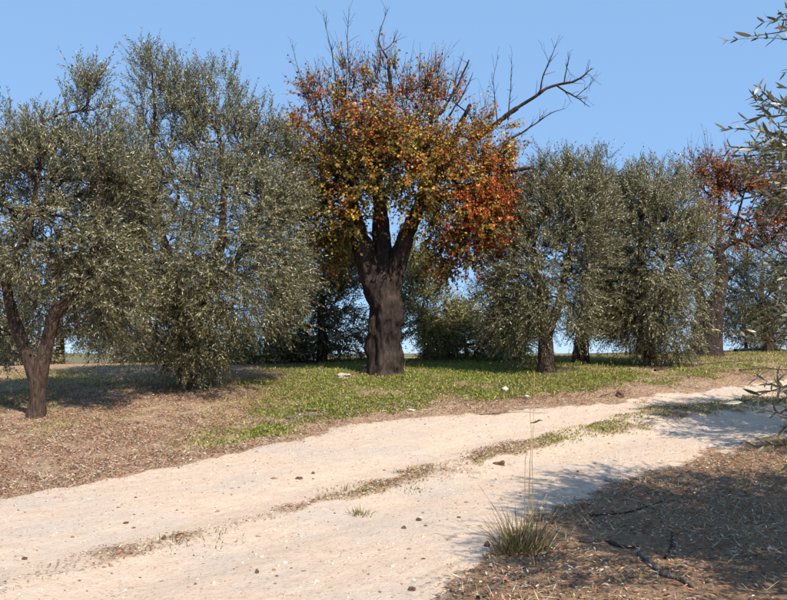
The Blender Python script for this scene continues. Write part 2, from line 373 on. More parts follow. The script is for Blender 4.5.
# ------------------------------------------------------------------ tree skeletons
def grow(g, limbs, lobes, n_attr, pathw=.25, step=.23, gap=.42, shell=.55, nfreq=1.25):
    """limbs: [(pts, radii)] main wood; lobes: [(centre, radii3, weight)] the crown's volume. Returns nodes and chains."""
    pos, par, dist = [], [], []
    for pts, rad in limbs:
        q, r = resample(pts, .12, rad)
        for i in range(len(q)):
            pos.append(q[i]); par.append(-1 if i == 0 else len(pos) - 2); dist.append(0.0 if i == 0 else dist[-1] + .12)
    nl = len(pos); pos = np.array(pos); dist = np.array(dist)
    frac = np.concatenate([np.linspace(0, 1, len(resample(p, .12))) for p, _ in limbs]); ok = frac > .45
    wts = np.array([l[2] * np.prod(l[1]) ** (2 / 3) for l in lobes]); cnt = np.maximum(6, (wts / wts.sum() * n_attr * 1.9).astype(int))
    AT = []; OUT = []
    for (c, rr, _), k in zip(lobes, cnt):
        d = nrm(g.normal(size=(k, 3))); rad = (shell + (1 - shell) * g.rand(k)) ** .8 * (g.rand(k) < .82) + (g.rand(k) ** .5) * .0
        rad = np.where(rad == 0, g.rand(k) * .6, rad)
        AT.append(np.asarray(c) + d * rad[:, None] * np.asarray(rr)); OUT.append(d)
    AT = np.concatenate(AT); OUT = np.concatenate(OUT)
    keep = noise3(AT[:, 0] * nfreq, AT[:, 1] * nfreq, AT[:, 2] * nfreq, 5 + g.randint(99)) > gap * (.75 + .5 * g.rand(len(AT)))
    AT, OUT = AT[keep], OUT[keep]
    dm = np.min(np.linalg.norm(AT[:, None] - pos[None, ok][:, :, :], axis=2), axis=1) if len(AT) else np.zeros(0)
    order = np.argsort(dm); cap = nl + 60 * len(AT)
    P = np.zeros((cap, 3)); P[:nl] = pos; DI = np.zeros(cap); DI[:nl] = dist; OKm = np.zeros(cap, bool); OKm[:nl] = ok
    PAR = np.full(cap, -1); PAR[:nl] = par; n = nl; chains = []; ends = []
    for a in order:
        p = AT[a]; dv = P[:n] - p; dd = np.sqrt((dv * dv).sum(1)) + pathw * DI[:n] + np.where(OKm[:n], 0, 50) + np.clip(dv[:, 2], 0, 9) * .25
        j = int(np.argmin(dd)); s = P[j]; D = np.linalg.norm(p - s)
        m = max(2, min(50, int(D / step) + 1)); t = np.linspace(0, 1, m + 1)[1:, None]
        pd = P[j] - P[PAR[j]] if PAR[j] >= 0 else np.array([0, 0, 1.]); pd = nrm(pd)
        ctrl = s + (pd * .45 + nrm(p - s) * .35 + np.array([0, 0, .12])) * D * .5
        q = (1 - t) ** 2 * s + 2 * t * (1 - t) * ctrl + t * t * p + g.normal(0, .018, (m, 3)) * (t < 1)
        ids = np.arange(n, n + m); P[ids] = q; PAR[ids] = np.r_[j, ids[:-1]]; DI[ids] = DI[j] + np.cumsum(np.full(m, D / m)); OKm[ids] = True
        chains.append(np.r_[j, ids]); ends.append(ids[-1]); n += m
    P, PAR = P[:n], PAR[:n]
    # pipe model radii
    A = np.zeros(n); A[ends] += .0048 ** 2.2
    for i in range(n - 1, nl - 1, -1):
        if A[i] == 0: A[i] = .004 ** 2.2
        if PAR[i] >= nl: A[PAR[i]] += A[i]
    RAD = np.minimum(A ** (1 / 2.2), .075)
    return P, PAR, RAD, chains, np.array(ends), OUT[order], nl

def make_tree(name, label, group, base, limbs, lobes, n_attr, seed, kind='olive', per=22, shoots=3, leafL=.067, leafW=.0152, shootL=(.28, .60), pal=None,
              bark=None, sides=10, lump=.18, spikes=0, droop=.0, gap=.345, part_limbs=None, leafscale=1.0, upb=.5, crown_name='crown', ridges=0, col_fn=None, bare=0., cat='tree', shell=.55, nfreq=1.7):
    g = rs(seed); root = empty(name, base, label, cat, group)
    B = np.asarray(base, float)
    bark = bark or M_BARK_O
    limbs = [(np.asarray(p, float), np.asarray(r, float)) for p, r in limbs]
    tb = {}
    for i, (p, r) in enumerate(limbs):
        nm = (part_limbs[i] if part_limbs else 'trunk')
        q, rr = resample(p, .06 if not ridges else .035, r, .008 if not ridges else .003, seed + i)
        if nm == 'trunk' and i == 0:   # root flare
            hgt_ = q[:, 2] - q[0, 2]; rr = rr * (1 + .30 * np.exp(-hgt_ / .14))
        tb.setdefault(nm if nm == 'trunk' else (nm, i), MB()).tube(q - B, rr, sides, lump, seed + i, ridges)
    for k_, mb in tb.items(): mb.build(k_ if isinstance(k_, str) else k_[0], bark, root)
    P, PAR, RAD, chains, ends, OUT, nl = grow(g, limbs, lobes, n_attr, gap=gap, shell=shell, nfreq=nfreq)
    mb = MB()
    for c in chains:
        r = RAD[c].copy(); r[0] = r[1] if c[0] < nl else min(r[1] * 1.1, RAD[c[0]])
        mb.tube(P[c] - B, r, 5 if r[0] > .016 else 3)
    mb.build('branches', bark, root)['kind'] = 'stuff'
    # shoots at chain ends and along the outer half of each chain
    SP, SD = [], []
    ctr = np.mean([l[0] for l in lobes], axis=0)
    for c, out in zip(chains, OUT):
        m = len(c); pick_ = [m - 1] * shoots + list(g.randint(max(1, m // 3), m, size=max(1, int(m * .55 * shoots / 3))))
        for i in pick_:
            p = P[c[i]]; t = P[c[i]] - P[c[i - 1]]; t = t / (np.linalg.norm(t) + 1e-9)
            o = nrm(p - ctr); hz = np.array([o[0], o[1], 0])
            d = t * .45 + out * .25 + o * .3 + g.normal(0, .30, 3) + np.array([0, 0, upb * (.5 + .7 * o[2]) - droop * .5 * (1 - o[2])])
            SP.append(p); SD.append(d)
    SP = np.array(SP); SD = nrm(np.array(SD)); N = len(SP)
    SL = g.uniform(*shootL, N)
    if spikes:
        e = np.argsort(-(P[ends][:, 2] + g.normal(0, .35, len(ends))))[:spikes]
        SP = np.r_[SP, P[ends][e]]; SD = np.r_[SD, nrm(np.c_[g.normal(0, .22, (len(e), 2)), np.ones(len(e))])]; SL = np.r_[SL, g.uniform(.3, .75, len(e)) * leafscale * (1 if kind == 'olive' else 1.35)]
    N = len(SP)
    ax = shoots_geom(g, SP - B, SD, SL)
    axs = ax[::3, ::2] if kind == 'olive' else ax[:, ::2]; NS = len(axs)
    tv, tf = sticks(axs, np.full(NS, .0035 if kind == 'olive' else .006), np.full(NS, .0012 if kind == 'olive' else .0022))
    mesh_obj('twigs', tv, tf, M_TWIG if kind != 'olive' else bark, root)['kind'] = 'stuff'
    if kind == 'olive':
        LP, LD, LN = leaf_on(g, ax, per, 40, .3)
        n = len(LP); L = g.uniform(.75, 1.25, n) * leafL * leafscale; Wd = g.uniform(.8, 1.25, n) * leafW * leafscale
        v, f = leaves_mesh(LP, LD, LN, L, Wd); col = np.repeat(pick(g, n, pal or PAL_OLIVE), 2, 0); mat = M_OLIVE
    else:
        LP, LD, LN = leaf_on(g, ax, per, 62, .6, .25)
        n = len(LP); keep = g.rand(n) > bare
        # bare ends toward the top of the crown
        zt = (LP[:, 2] - LP[:, 2].min()) / np.ptp(LP[:, 2]); keep &= g.rand(n) > sstep(.55, .9, zt) * .80
        LP, LD, LN = LP[keep], LD[keep], LN[keep]; n = len(LP); LD = nrm(LD + np.array([0, 0, -.45]))
        L = g.uniform(.7, 1.25, n) * leafL; Wd = L * g.uniform(.6, .85, n)
        v, f = leaves_mesh(LP, LD, LN, L, Wd * 1.1, .48, .25); col = np.repeat(col_fn(g, LP + B), 2, 0); mat = M_AUT
    tag(mesh_obj(crown_name, v, f, mat, root, tint=col), None, None, None, 'stuff')
    return root, n

def lobe(px, py, rx, ry, Y, dY=0., rz=None, wt=1.):
    s = Y / FPX
    return (W(px, py, Y + dY), np.array([rx * s, (rz if rz is not None else (rx + ry) * .5) * s, ry * s]), wt)
def limb(Y, *pts):
    """(px, py, depth offset, radius in m)"""
    return np.array([W(a, b, Y + c) for a, b, c, _ in pts]), np.array([p[3] for p in pts])
def base_at(px, py, sink=.05):
    p = G(px, py); return np.array([p[0], p[1], float(hgt(p[0], p[1])) - sink])
total = 0
OLV = 'olive trees along the bank'

# A: forked olive at the left edge
b = base_at(37, 418); Y = b[1]
la = limb(Y, (36, 421, 0, .165), (37, 400, 0, .14), (38, 384, 0, .14), (45, 350, 0, .115), (55, 312, 0, .095), (74, 298, .1, .085), (95, 250, 0, .07), (100, 180, -.1, .04), (98, 120, 0, .02))
lb = limb(Y, (38, 390, 0, .11), (27, 355, 0, .105), (14, 322, .1, .095), (6, 285, .2, .085), (-8, 230, .1, .06), (-5, 160, .2, .03))
lc = limb(Y, (6, 285, .2, .06), (30, 230, -.3, .05), (40, 160, -.4, .03), (42, 110, -.3, .015))
_, n_ = make_tree('olive_tree', 'olive tree with a forked two-stem trunk at the far left', OLV, b, [la, lb, lc],
    [lobe(88, 125, 26, 42, Y, 0, 40), lobe(45, 155, 30, 40, Y, -.2), lobe(8, 150, 36, 34, Y, .2), lobe(45, 205, 85, 65, Y, 0, 100), lobe(-45, 220, 70, 90, Y, .3), lobe(60, 258, 78, 34, Y, .2, 90), lobe(70, 300, 60, 24, Y, 1.3, 40),
     lobe(110, 232, 46, 75, Y, .5), lobe(112, 325, 32, 24, Y, .4), lobe(-2, 340, 20, 30, Y, 1.4), lobe(-55, 290, 36, 44, Y, .2), lobe(92, 86, 10, 18, Y, 0, 14), lobe(115, 175, 30, 50, Y, .2), lobe(120, 290, 34, 40, Y, -.2), lobe(60, 180, 60, 40, Y, -.3)],
    1000, 11, spikes=60, upb=.6, droop=.1)
total += n_
# B: the big olive
b = base_at(193, 385); Y = b[1]
la = limb(Y, (193, 389, 0, .24), (191, 370, 0, .20), (188, 340, 0, .19), (178, 290, 0, .13), (160, 230, .1, .09), (150, 170, 0, .06), (155, 110, 0, .03), (152, 70, 0, .015))
lb = limb(Y, (188, 345, 0, .14), (205, 300, -.2, .12), (222, 240, -.2, .09), (225, 170, 0, .06), (215, 110, .1, .03))
lc = limb(Y, (205, 300, -.2, .08), (240, 255, .2, .07), (262, 200, .3, .05), (262, 150, .3, .02))
ld = limb(Y, (183, 315, 0, .08), (150, 280, -.4, .06), (125, 255, -.5, .04))
_, n_ = make_tree('olive_tree', 'tallest olive tree, broad dense crown hanging low, left of the orange tree', OLV, b, [la, lb, lc, ld],
    [lobe(162, 92, 30, 40, Y, 0, 40), lobe(215, 105, 30, 38, Y, .1, 40), lobe(188, 112, 26, 34, Y, -.1, 34), lobe(243, 82, 12, 26, Y, 0, 16), lobe(195, 145, 80, 52, Y, 0, 75), lobe(120, 200, 36, 50, Y, .1), lobe(255, 130, 30, 34, Y, .2), lobe(285, 180, 24, 40, Y, 0), lobe(140, 170, 32, 70, Y, .3), lobe(255, 165, 38, 48, Y, .2),
     lobe(200, 215, 90, 60, Y, -.6, 110), lobe(275, 225, 36, 65, Y, -.1, 70), lobe(150, 275, 68, 50, Y, -1.4, 90), lobe(235, 275, 62, 50, Y, -1.5, 90), lobe(285, 285, 28, 42, Y, -.2, 60), lobe(130, 220, 34, 50, Y, -.2), lobe(200, 290, 60, 40, Y, .6, 70),
     lobe(190, 325, 44, 42, Y, -.5, 45, 1.3), lobe(193, 352, 30, 28, Y, -.7, 32, 2.4), lobe(255, 320, 34, 24, Y, .1), lobe(135, 335, 22, 22, Y, -.3), lobe(150, 58, 8, 20, Y, 0, 10)],
    1620, 23, spikes=85, upb=.6, droop=.12)
total += n_

# C: the old tree in autumn leaf
b = base_at(384, 374); Y = b[1]; YC = Y
OR, BR, YG, GR, RD, YE = (.58, .18, .035), (.24, .095, .045), (.36, .26, .045), (.14, .135, .035), (.66, .085, .035), (.66, .44, .07)
def autumn_col(g, P):
    px, py = PX(P[:, 0], P[:, 1], P[:, 2]); n = len(P)
    c1 = noise3(P[:, 0] * 2.4, P[:, 1] * 2.4, P[:, 2] * 2.4, 77) + g.normal(0, .07, n); c2 = noise3(P[:, 0] * 2.9 + 9, P[:, 1] * 2.9, P[:, 2] * 2.9, 78) + g.normal(0, .07, n)
    low = sstep(90, 175, py + (c2 - .5) * 90); right = sstep(435, 492, px + (c2 - .5) * 70) * sstep(135, 190, py)
    orange = pick(g, n, [(.5, OR), (.2, BR), (.3, (.45, .17, .045))]); brown = pick(g, n, [(.5, BR), (.3, (.30, .15, .055)), (.2, YG)])
    green = pick(g, n, [(.5, GR), (.38, YG), (.12, (.09, .10, .03))]); yellow = pick(g, n, [(.5, YG), (.36, YE), (.14, GR)]); red = pick(g, n, [(.56, RD), (.28, OR), (.16, YG)])
    t = np.where((c1 < .40)[:, None], brown, np.where((c2 > .68)[:, None], red,  np.where((c1 < .62)[:, None], orange, yellow)))
    l = np.where((c1 < .52)[:, None], green, np.where((c1 < .74)[:, None], yellow, orange))
    c = np.where((g.rand(n) < low * .92)[:, None], l, t)
    return np.where((g.rand(n) < right * .85 * sstep(.36, .56, c2 + .10))[:, None], red, c)
trunk = limb(Y, (384, 378, 0, .36), (384, 362, 0, .345), (384, 340, 0, .335), (386, 320, 0, .36), (386, 304, 0, .335), (385, 290, 0, .28), (384, 276, 0, .2))
ll = limb(Y, (383, 318, .05, .16), (377, 290, .05, .24), (369, 262, .05, .235), (359, 238, .05, .20), (352, 205, -.1, .13), (342, 165, -.1, .08), (338, 125, 0, .05), (346, 85, 0, .025))
lm = limb(Y, (385, 310, .1, .16), (384, 288, .1, .22), (383, 255, .15, .22), (380, 215, .2, .17), (378, 170, .2, .10), (384, 130, .1, .065), (392, 95, 0, .04), (388, 68, 0, .025))
lr = limb(Y, (386, 318, 0, .16), (390, 290, 0, .21), (398, 262, -.05, .19), (408, 232, -.05, .155), (420, 205, -.1, .12), (437, 170, -.1, .09), (455, 135, 0, .06), (470, 105, 0, .04))
lx = limb(Y, (420, 205, -.1, .08), (450, 195, -.2, .06), (480, 180, -.3, .045), (505, 172, -.3, .03))
ly = limb(Y, (360, 238, .05, .08), (338, 215, -.4, .06), (315, 190, -.5, .04), (300, 160, -.4, .02))
lz = limb(Y, (437, 172, -.1, .07), (462, 150, .2, .06), (490, 128, .2, .05), (517, 108, .1, .045))
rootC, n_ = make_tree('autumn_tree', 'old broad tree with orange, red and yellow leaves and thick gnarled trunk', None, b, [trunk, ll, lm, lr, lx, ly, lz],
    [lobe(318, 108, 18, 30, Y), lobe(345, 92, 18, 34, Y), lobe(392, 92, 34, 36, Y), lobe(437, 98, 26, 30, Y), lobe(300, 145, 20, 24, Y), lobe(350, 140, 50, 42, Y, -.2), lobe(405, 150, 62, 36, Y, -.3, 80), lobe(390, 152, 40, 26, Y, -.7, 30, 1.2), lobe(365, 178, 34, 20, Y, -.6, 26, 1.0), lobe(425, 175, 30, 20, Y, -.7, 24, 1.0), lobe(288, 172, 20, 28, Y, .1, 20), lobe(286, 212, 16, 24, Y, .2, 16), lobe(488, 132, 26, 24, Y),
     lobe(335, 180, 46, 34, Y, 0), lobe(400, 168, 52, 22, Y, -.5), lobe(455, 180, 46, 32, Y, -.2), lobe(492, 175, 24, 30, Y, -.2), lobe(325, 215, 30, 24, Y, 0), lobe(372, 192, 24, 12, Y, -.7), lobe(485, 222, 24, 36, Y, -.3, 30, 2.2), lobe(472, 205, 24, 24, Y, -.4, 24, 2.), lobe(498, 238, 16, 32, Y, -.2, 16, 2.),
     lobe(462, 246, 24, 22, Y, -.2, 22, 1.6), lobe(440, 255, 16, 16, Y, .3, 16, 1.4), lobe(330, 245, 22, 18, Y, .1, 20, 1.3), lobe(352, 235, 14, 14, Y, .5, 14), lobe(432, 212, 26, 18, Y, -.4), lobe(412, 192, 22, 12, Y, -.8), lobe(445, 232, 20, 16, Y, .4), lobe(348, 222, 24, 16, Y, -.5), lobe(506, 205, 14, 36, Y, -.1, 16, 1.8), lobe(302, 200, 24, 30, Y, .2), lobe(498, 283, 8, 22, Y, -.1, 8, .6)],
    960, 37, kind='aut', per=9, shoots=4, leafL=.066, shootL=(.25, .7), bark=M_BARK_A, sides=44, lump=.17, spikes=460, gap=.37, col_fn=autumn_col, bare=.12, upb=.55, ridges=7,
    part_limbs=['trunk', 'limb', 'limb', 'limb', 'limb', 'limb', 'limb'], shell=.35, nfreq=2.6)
total += n_
# bare dead branch reaching right, stub and bare tops
g = rs(5)
def deadwood(mb, pts, Y, side=1.6):
    p, r = limb(Y, *pts); r = r * .82; q, rr = resample(p, .07, r, .012, g.randint(999)); mb.tube(q - b, rr, 6, .18, g.randint(99))
    for _ in range(int(len(q) * .07 * side * 4) + 1):
        i = g.randint(len(q) // 4, len(q)); t = nrm(q[i] - q[i - 1]); d = nrm(t + g.normal(0, .55, 3) + [0, 0, .25]); L = g.uniform(.1, .38)
        e = q[i] + d[None] * L * np.linspace(0, 1, 5)[:, None] + g.normal(0, .012, (5, 3)) * np.linspace(0, 1, 5)[:, None]
        mb.tube(np.r_[q[i:i + 1], e[1:]] - b, np.linspace(min(rr[i] * .6, .007), .0025, 5), 4)
mb = MB()
for pts in ([(517, 108, .1, .046), (530, 100, .1, .042), (545, 89, 0, .038), (558, 84, 0, .034), (572, 82, 0, .028), (583, 77, 0, .022), (592, 68, 0, .01)],
            [(540, 92, 0, .026), (543, 75, -.1, .02), (549, 62, -.1, .014), (557, 42, -.1, .006)], [(564, 83, 0, .02), (567, 68, .1, .014), (569, 52, .1, .006)],
            [(556, 85, 0, .024), (566, 92, -.1, .02), (578, 98, -.1, .016), (590, 107, -.1, .007)], [(575, 97, -.1, .014), (584, 90, 0, .01), (594, 80, 0, .005)],
            [(583, 77, 0, .012), (588, 72, 0, .008), (595, 82, 0, .004)], [(524, 132, -.1, .02), (540, 120, -.1, .016), (552, 112, -.1, .012), (566, 108, -.1, .005)], [(508, 140, .0, .03), (524, 132, -.1, .02), (532, 124, -.1, .01)],
            [(567, 68, .1, .008), (572, 76, .1, .004)], [(549, 62, 0, .008), (545, 52, 0, .004)], [(580, 99, -.1, .008), (588, 97, -.1, .004)]): deadwood(mb, pts, Y)
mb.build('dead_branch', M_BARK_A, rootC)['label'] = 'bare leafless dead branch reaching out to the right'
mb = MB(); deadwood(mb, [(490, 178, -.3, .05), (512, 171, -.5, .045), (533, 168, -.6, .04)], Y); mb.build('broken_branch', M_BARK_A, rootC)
for k_, brs in enumerate([[[(392, 95, 0, .04), (388, 60, 0, .03), (378, 42, 0, .02), (380, 30, 0, .014), (388, 8, 0, .005)], [(384, 50, 0, .016), (392, 45, 0, .012), (398, 30, 0, .006)]],
                          [[(440, 115, 0, .034), (455, 90, 0, .03), (464, 72, 0, .026), (469, 60, 0, .02)], [(452, 95, 0, .014), (458, 70, 0, .01), (464, 52, 0, .004)]],
                          [[(446, 120, .2, .03), (461, 98, .2, .022), (470, 80, .2, .014), (473, 72, .2, .006)]],
                          [[(420, 120, -.2, .03), (428, 90, -.2, .022), (434, 70, -.2, .014), (436, 54, -.2, .006)]],
                          [[(338, 100, 0, .02), (332, 50, 0, .014), (326, 28, 0, .008), (323, 10, 0, .004)]], [[(350, 80, 0, .016), (347, 40, 0, .01), (349, 5, 0, .004)]],
                          [[(508, 120, 0, .02), (511, 85, 0, .012), (512, 52, 0, .004)], [(497, 120, 0, .016), (493, 80, 0, .008), (498, 55, 0, .004)]],
                          [[(310, 110, 0, .014), (300, 75, 0, .008), (292, 45, 0, .004)]]]):
    mb = MB()
    for pts in brs: deadwood(mb, pts, Y)
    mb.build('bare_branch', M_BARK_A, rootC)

# D: the olives right of it
b = base_at(546, 373); Y = b[1]
la = limb(Y, (547, 376, 0, .20), (546, 355, 0, .17), (546, 335, 0, .15), (540, 290, 0, .10), (532, 240, 0, .07), (548, 190, 0, .03))
lb = limb(Y, (546, 340, 0, .10), (560, 300, -.2, .08), (572, 240, -.2, .05), (570, 180, 0, .02))
_, n_ = make_tree('olive_tree', 'olive tree with short straight trunk nearest the orange tree on the right', OLV, b, [la, lb],
    [lobe(552, 188, 26, 26, Y), lobe(576, 188, 24, 28, Y, .2), lobe(545, 215, 38, 40, Y), lobe(585, 225, 30, 50, Y, -.2), lobe(515, 260, 26, 42, Y), lobe(545, 275, 40, 45, Y, -.2), lobe(500, 300, 24, 30, Y), lobe(570, 300, 32, 36, Y, -.3), lobe(540, 318, 38, 20, Y, -.2), lobe(505, 325, 20, 18, Y)],
    680, 41, spikes=50, upb=.65, leafscale=1.05)
total += n_
b = base_at(581, 364); Y = b[1]
la = limb(Y, (581, 368, 0, .20), (581, 345, 0, .17), (588, 300, 0, .12), (596, 240, 0, .08), (604, 180, 0, .03))
lb = limb(Y, (583, 335, 0, .10), (606, 295, .2, .08), (622, 240, .2, .05), (620, 180, .2, .02))
_, n_ = make_tree('olive_tree', 'olive tree with dark straight trunk second to the right of the orange tree', OLV, b, [la, lb],
    [lobe(602, 178, 16, 24, Y), lobe(620, 198, 26, 30, Y), lobe(600, 225, 34, 44, Y), lobe(604, 280, 40, 42, Y, -.3), lobe(585, 310, 30, 24, Y, -.3), lobe(622, 315, 22, 26, Y)],
    460, 43, spikes=40, upb=.65, leafscale=1.1)
total += n_
b = base_at(648, 366); Y = b[1]
la = limb(Y, (650, 370, 0, .18), (649, 340, 0, .15), (645, 300, 0, .11), (640, 240, 0, .07), (645, 180, 0, .03))
lb = limb(Y, (648, 325, 0, .10), (664, 285, -.2, .08), (676, 240, -.2, .05), (672, 190, 0, .02))
_, n_ = make_tree('olive_tree', 'silvery olive tree with crown hanging to the ground, left of the bare reddish tree', OLV, b, [la, lb],
    [lobe(643, 196, 24, 28, Y), lobe(668, 198, 22, 28, Y), lobe(652, 220, 46, 38, Y, 0, 55), lobe(690, 240, 20, 34, Y), lobe(640, 270, 38, 40, Y, -.2), lobe(676, 285, 34, 40, Y, -.3), lobe(634, 318, 28, 24, Y), lobe(672, 325, 32, 30, Y, -.3), lobe(655, 345, 20, 16, Y, -.2)],
    760, 47, spikes=55, upb=.55, droop=.1, gap=.30, pal=[(.32, (.10, .098, .048)), (.38, (.19, .175, .08)), (.22, (.44, .415, .30)), (.08, (.27, .22, .085))])
total += n_
# E: sparse reddish tree at the right
b = base_at(712, 357); Y = b[1]
def red_col(g, P): return pick(g, len(P), [(.34, (.42, .12, .06)), (.24, (.22, .09, .05)), (.2, (.18, .15, .05)), (.22, (.50, .19, .05))])
la = limb(Y, (710, 360, 0, .32), (711, 340, 0, .27), (714, 318, 0, .23), (719, 295, 0, .17), (723, 272, 0, .14), (717, 248, 0, .13))
lb = limb(Y, (718, 252, 0, .10), (728, 243, 0, .085), (742, 241, 0, .07), (757, 248, -.1, .05), (772, 240, -.1, .03), (784, 225, -.1, .02))
lc = limb(Y, (718, 252, 0, .085), (719, 225, 0, .06), (720, 195, .1, .04), (716, 172, .1, .015))
ld = limb(Y, (718, 252, 0, .07), (706, 240, -.2, .05), (694, 225, -.2, .03), (688, 205, -.2, .02))
le = limb(Y, (730, 243, 0, .05), (738, 215, .1, .03), (745, 190, .1, .012))
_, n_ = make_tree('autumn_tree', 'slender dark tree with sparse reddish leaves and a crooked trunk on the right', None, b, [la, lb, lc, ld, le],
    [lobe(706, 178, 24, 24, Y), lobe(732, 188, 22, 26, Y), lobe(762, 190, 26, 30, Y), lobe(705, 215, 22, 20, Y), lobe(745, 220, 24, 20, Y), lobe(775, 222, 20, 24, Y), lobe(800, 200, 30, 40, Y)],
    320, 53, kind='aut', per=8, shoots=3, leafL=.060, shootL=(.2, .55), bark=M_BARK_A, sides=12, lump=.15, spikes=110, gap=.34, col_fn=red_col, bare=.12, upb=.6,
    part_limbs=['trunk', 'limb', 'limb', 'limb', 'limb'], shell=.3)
total += n_
# F: old olive trunk just behind it, G: olive behind on the right
b = base_at(697, 356); Y = b[1] + 1.3; b = np.array([(697 - 393.5) / FPX * Y, Y, float(hgt((697 - 393.5) / FPX * Y, Y)) - .05])
la = limb(Y, (698, 360, 0, .24), (699, 335, 0, .22), (703, 312, 0, .18), (698, 290, 0, .13), (692, 268, 0, .08))
lb = limb(Y, (703, 315, 0, .12), (716, 290, .4, .09), (735, 272, .6, .06), (748, 262, .6, .03))
_, n_ = make_tree('olive_tree', 'leaning old olive trunk with low crown behind the slender reddish tree', OLV, b, [la, lb],
    [lobe(697, 280, 18, 26, Y, .3), lobe(735, 280, 30, 20, Y, .6), lobe(745, 262, 22, 20, Y, .8), lobe(728, 312, 22, 22, Y, .8)],
    120, 59, pal=PAL_OLIVE, leafscale=1.15, spikes=15)
total += n_
b = base_at(772, 357); Y = b[1] + 2.5; b[1] = Y; b[2] = float(hgt(b[0], Y)) - .05
la = limb(Y, (770, 362, 0, .2), (768, 335, 0, .16), (764, 310, 0, .1), (760, 285, 0, .05))
_, n_ = make_tree('olive_tree', 'rounded olive tree at the right edge behind the reddish tree', OLV, b, [la],
    [lobe(758, 288, 26, 16, Y), lobe(775, 315, 26, 12, Y), lobe(800, 290, 34, 40, Y), lobe(740, 304, 12, 12, Y)], 170, 61, leafscale=1.2, spikes=20, pal=PAL_OLIVE)
total += n_

# background olives and bushes seen between the trunks
def backtree(px, py, dY, lob, seed, label, n, sc=1.3, pal=PAL_OLIVE_DARK, name='olive_tree', group='olives behind the bank', cat='tree', trunk_r=.16, up=.5):
    global total
    bb = base_at(px, py); Yb = bb[1] + dY; X = (px - 393.5) / FPX * Yb; bb = np.array([X, Yb, float(hgt(X, Yb)) - .06])
    zt = W(px, lob[0][1], Yb)[2]
    pts = np.array([bb, bb + [.03, 0, (zt - bb[2]) * .3], bb + [-.06, 0, (zt - bb[2]) * .65], [X, Yb, zt]])
    _, k_ = make_tree(name, label, group, bb, [(pts, np.array([trunk_r, trunk_r * .8, trunk_r * .55, trunk_r * .2]))], [lobe(a, c, d, e, Yb) for a, c, d, e in lob], int(n * .78), seed, leafscale=sc * 1.25, per=13, pal=pal, spikes=12, upb=up, sides=8, cat=cat)
    total += k_
backtree(322, 372, 3.0, [(322, 285, 42, 46), (345, 305, 30, 44), (298, 315, 28, 40), (325, 342, 30, 24), (352, 270, 24, 34), (305, 262, 26, 28), (350, 345, 16, 22), (300, 350, 20, 16)], 67, 'dark olive tree in shade behind the left of the gnarled trunk', 760)
backtree(425, 372, 3.2, [(418, 285, 20, 36), (425, 328, 30, 36), (444, 332, 22, 32), (412, 252, 12, 18)], 71, 'narrow pointed olive bush just right of the gnarled trunk', 450, 1.2, PAL_BUSH, 'olive_bush', 'bushes behind the bank', 'bush', .07, .8)
backtree(466, 372, 3.4, [(466, 328, 24, 20), (455, 348, 26, 20), (482, 346, 22, 22)], 73, 'low rounded olive bush between gnarled trunk and straight olive trunk', 300, 1.2, PAL_BUSH, 'olive_bush', 'bushes behind the bank', 'bush', .07, .7)
backtree(506, 372, 2.5, [(506, 340, 20, 22), (522, 316, 18, 18)], 79, 'small olive sapling just left of the straight olive trunk', 190, 1.2, PAL_BUSH, 'olive_bush', 'bushes behind the bank', 'bush', .06, .6)
backtree(268, 373, 3.0, [(262, 352, 28, 16), (288, 348, 20, 16), (238, 358, 18, 11)], 83, 'low scrubby bush under the right side of the tallest olive', 240, 1.15, PAL_BUSH, 'olive_bush', 'bushes behind the bank', 'bush', .05, .6)
backtree(60, 374, 6.0, [(60, 300, 38, 36), (30, 322, 30, 28), (90, 325, 30, 26)], 89, 'olive tree farther back behind the forked trunk', 330, 1.4)
backtree(-12, 374, 6.0, [(-14, 300, 30, 34), (8, 335, 20, 22)], 97, 'olive tree farther back, cut by the left frame edge', 240, 1.4)
backtree(150, 374, 7.0, [(150, 315, 44, 34), (196, 328, 32, 26), (120, 335, 28, 20)], 101, 'olive tree farther back behind the low-hanging crown', 330, 1.45)
backtree(640, 362, 8.0, [(640, 300, 36, 28), (610, 315, 22, 20)], 103, 'olive tree farther back behind the silvery olive', 220, 1.45)
backtree(30, 372, 4.5, [(28, 352, 30, 12), (8, 350, 20, 14)], 131, 'low bush on the crest behind the forked trunk', 150, 1.3, PAL_OLIVE, 'olive_bush', 'bushes behind the bank', 'bush', .05, .6)
backtree(140, 372, 5.0, [(142, 354, 24, 11), (168, 352, 20, 12)], 137, 'low bush on the crest between the forked olive and the tallest olive', 150, 1.3, PAL_OLIVE, 'olive_bush', 'bushes behind the bank', 'bush', .05, .6)
backtree(745, 356, 5.0, [(748, 322, 20, 16), (760, 338, 22, 9)], 139, 'small olive bush behind the slender reddish tree on its right', 130, 1.3, PAL_OLIVE, 'olive_bush', 'bushes behind the bank', 'bush', .06, .6)

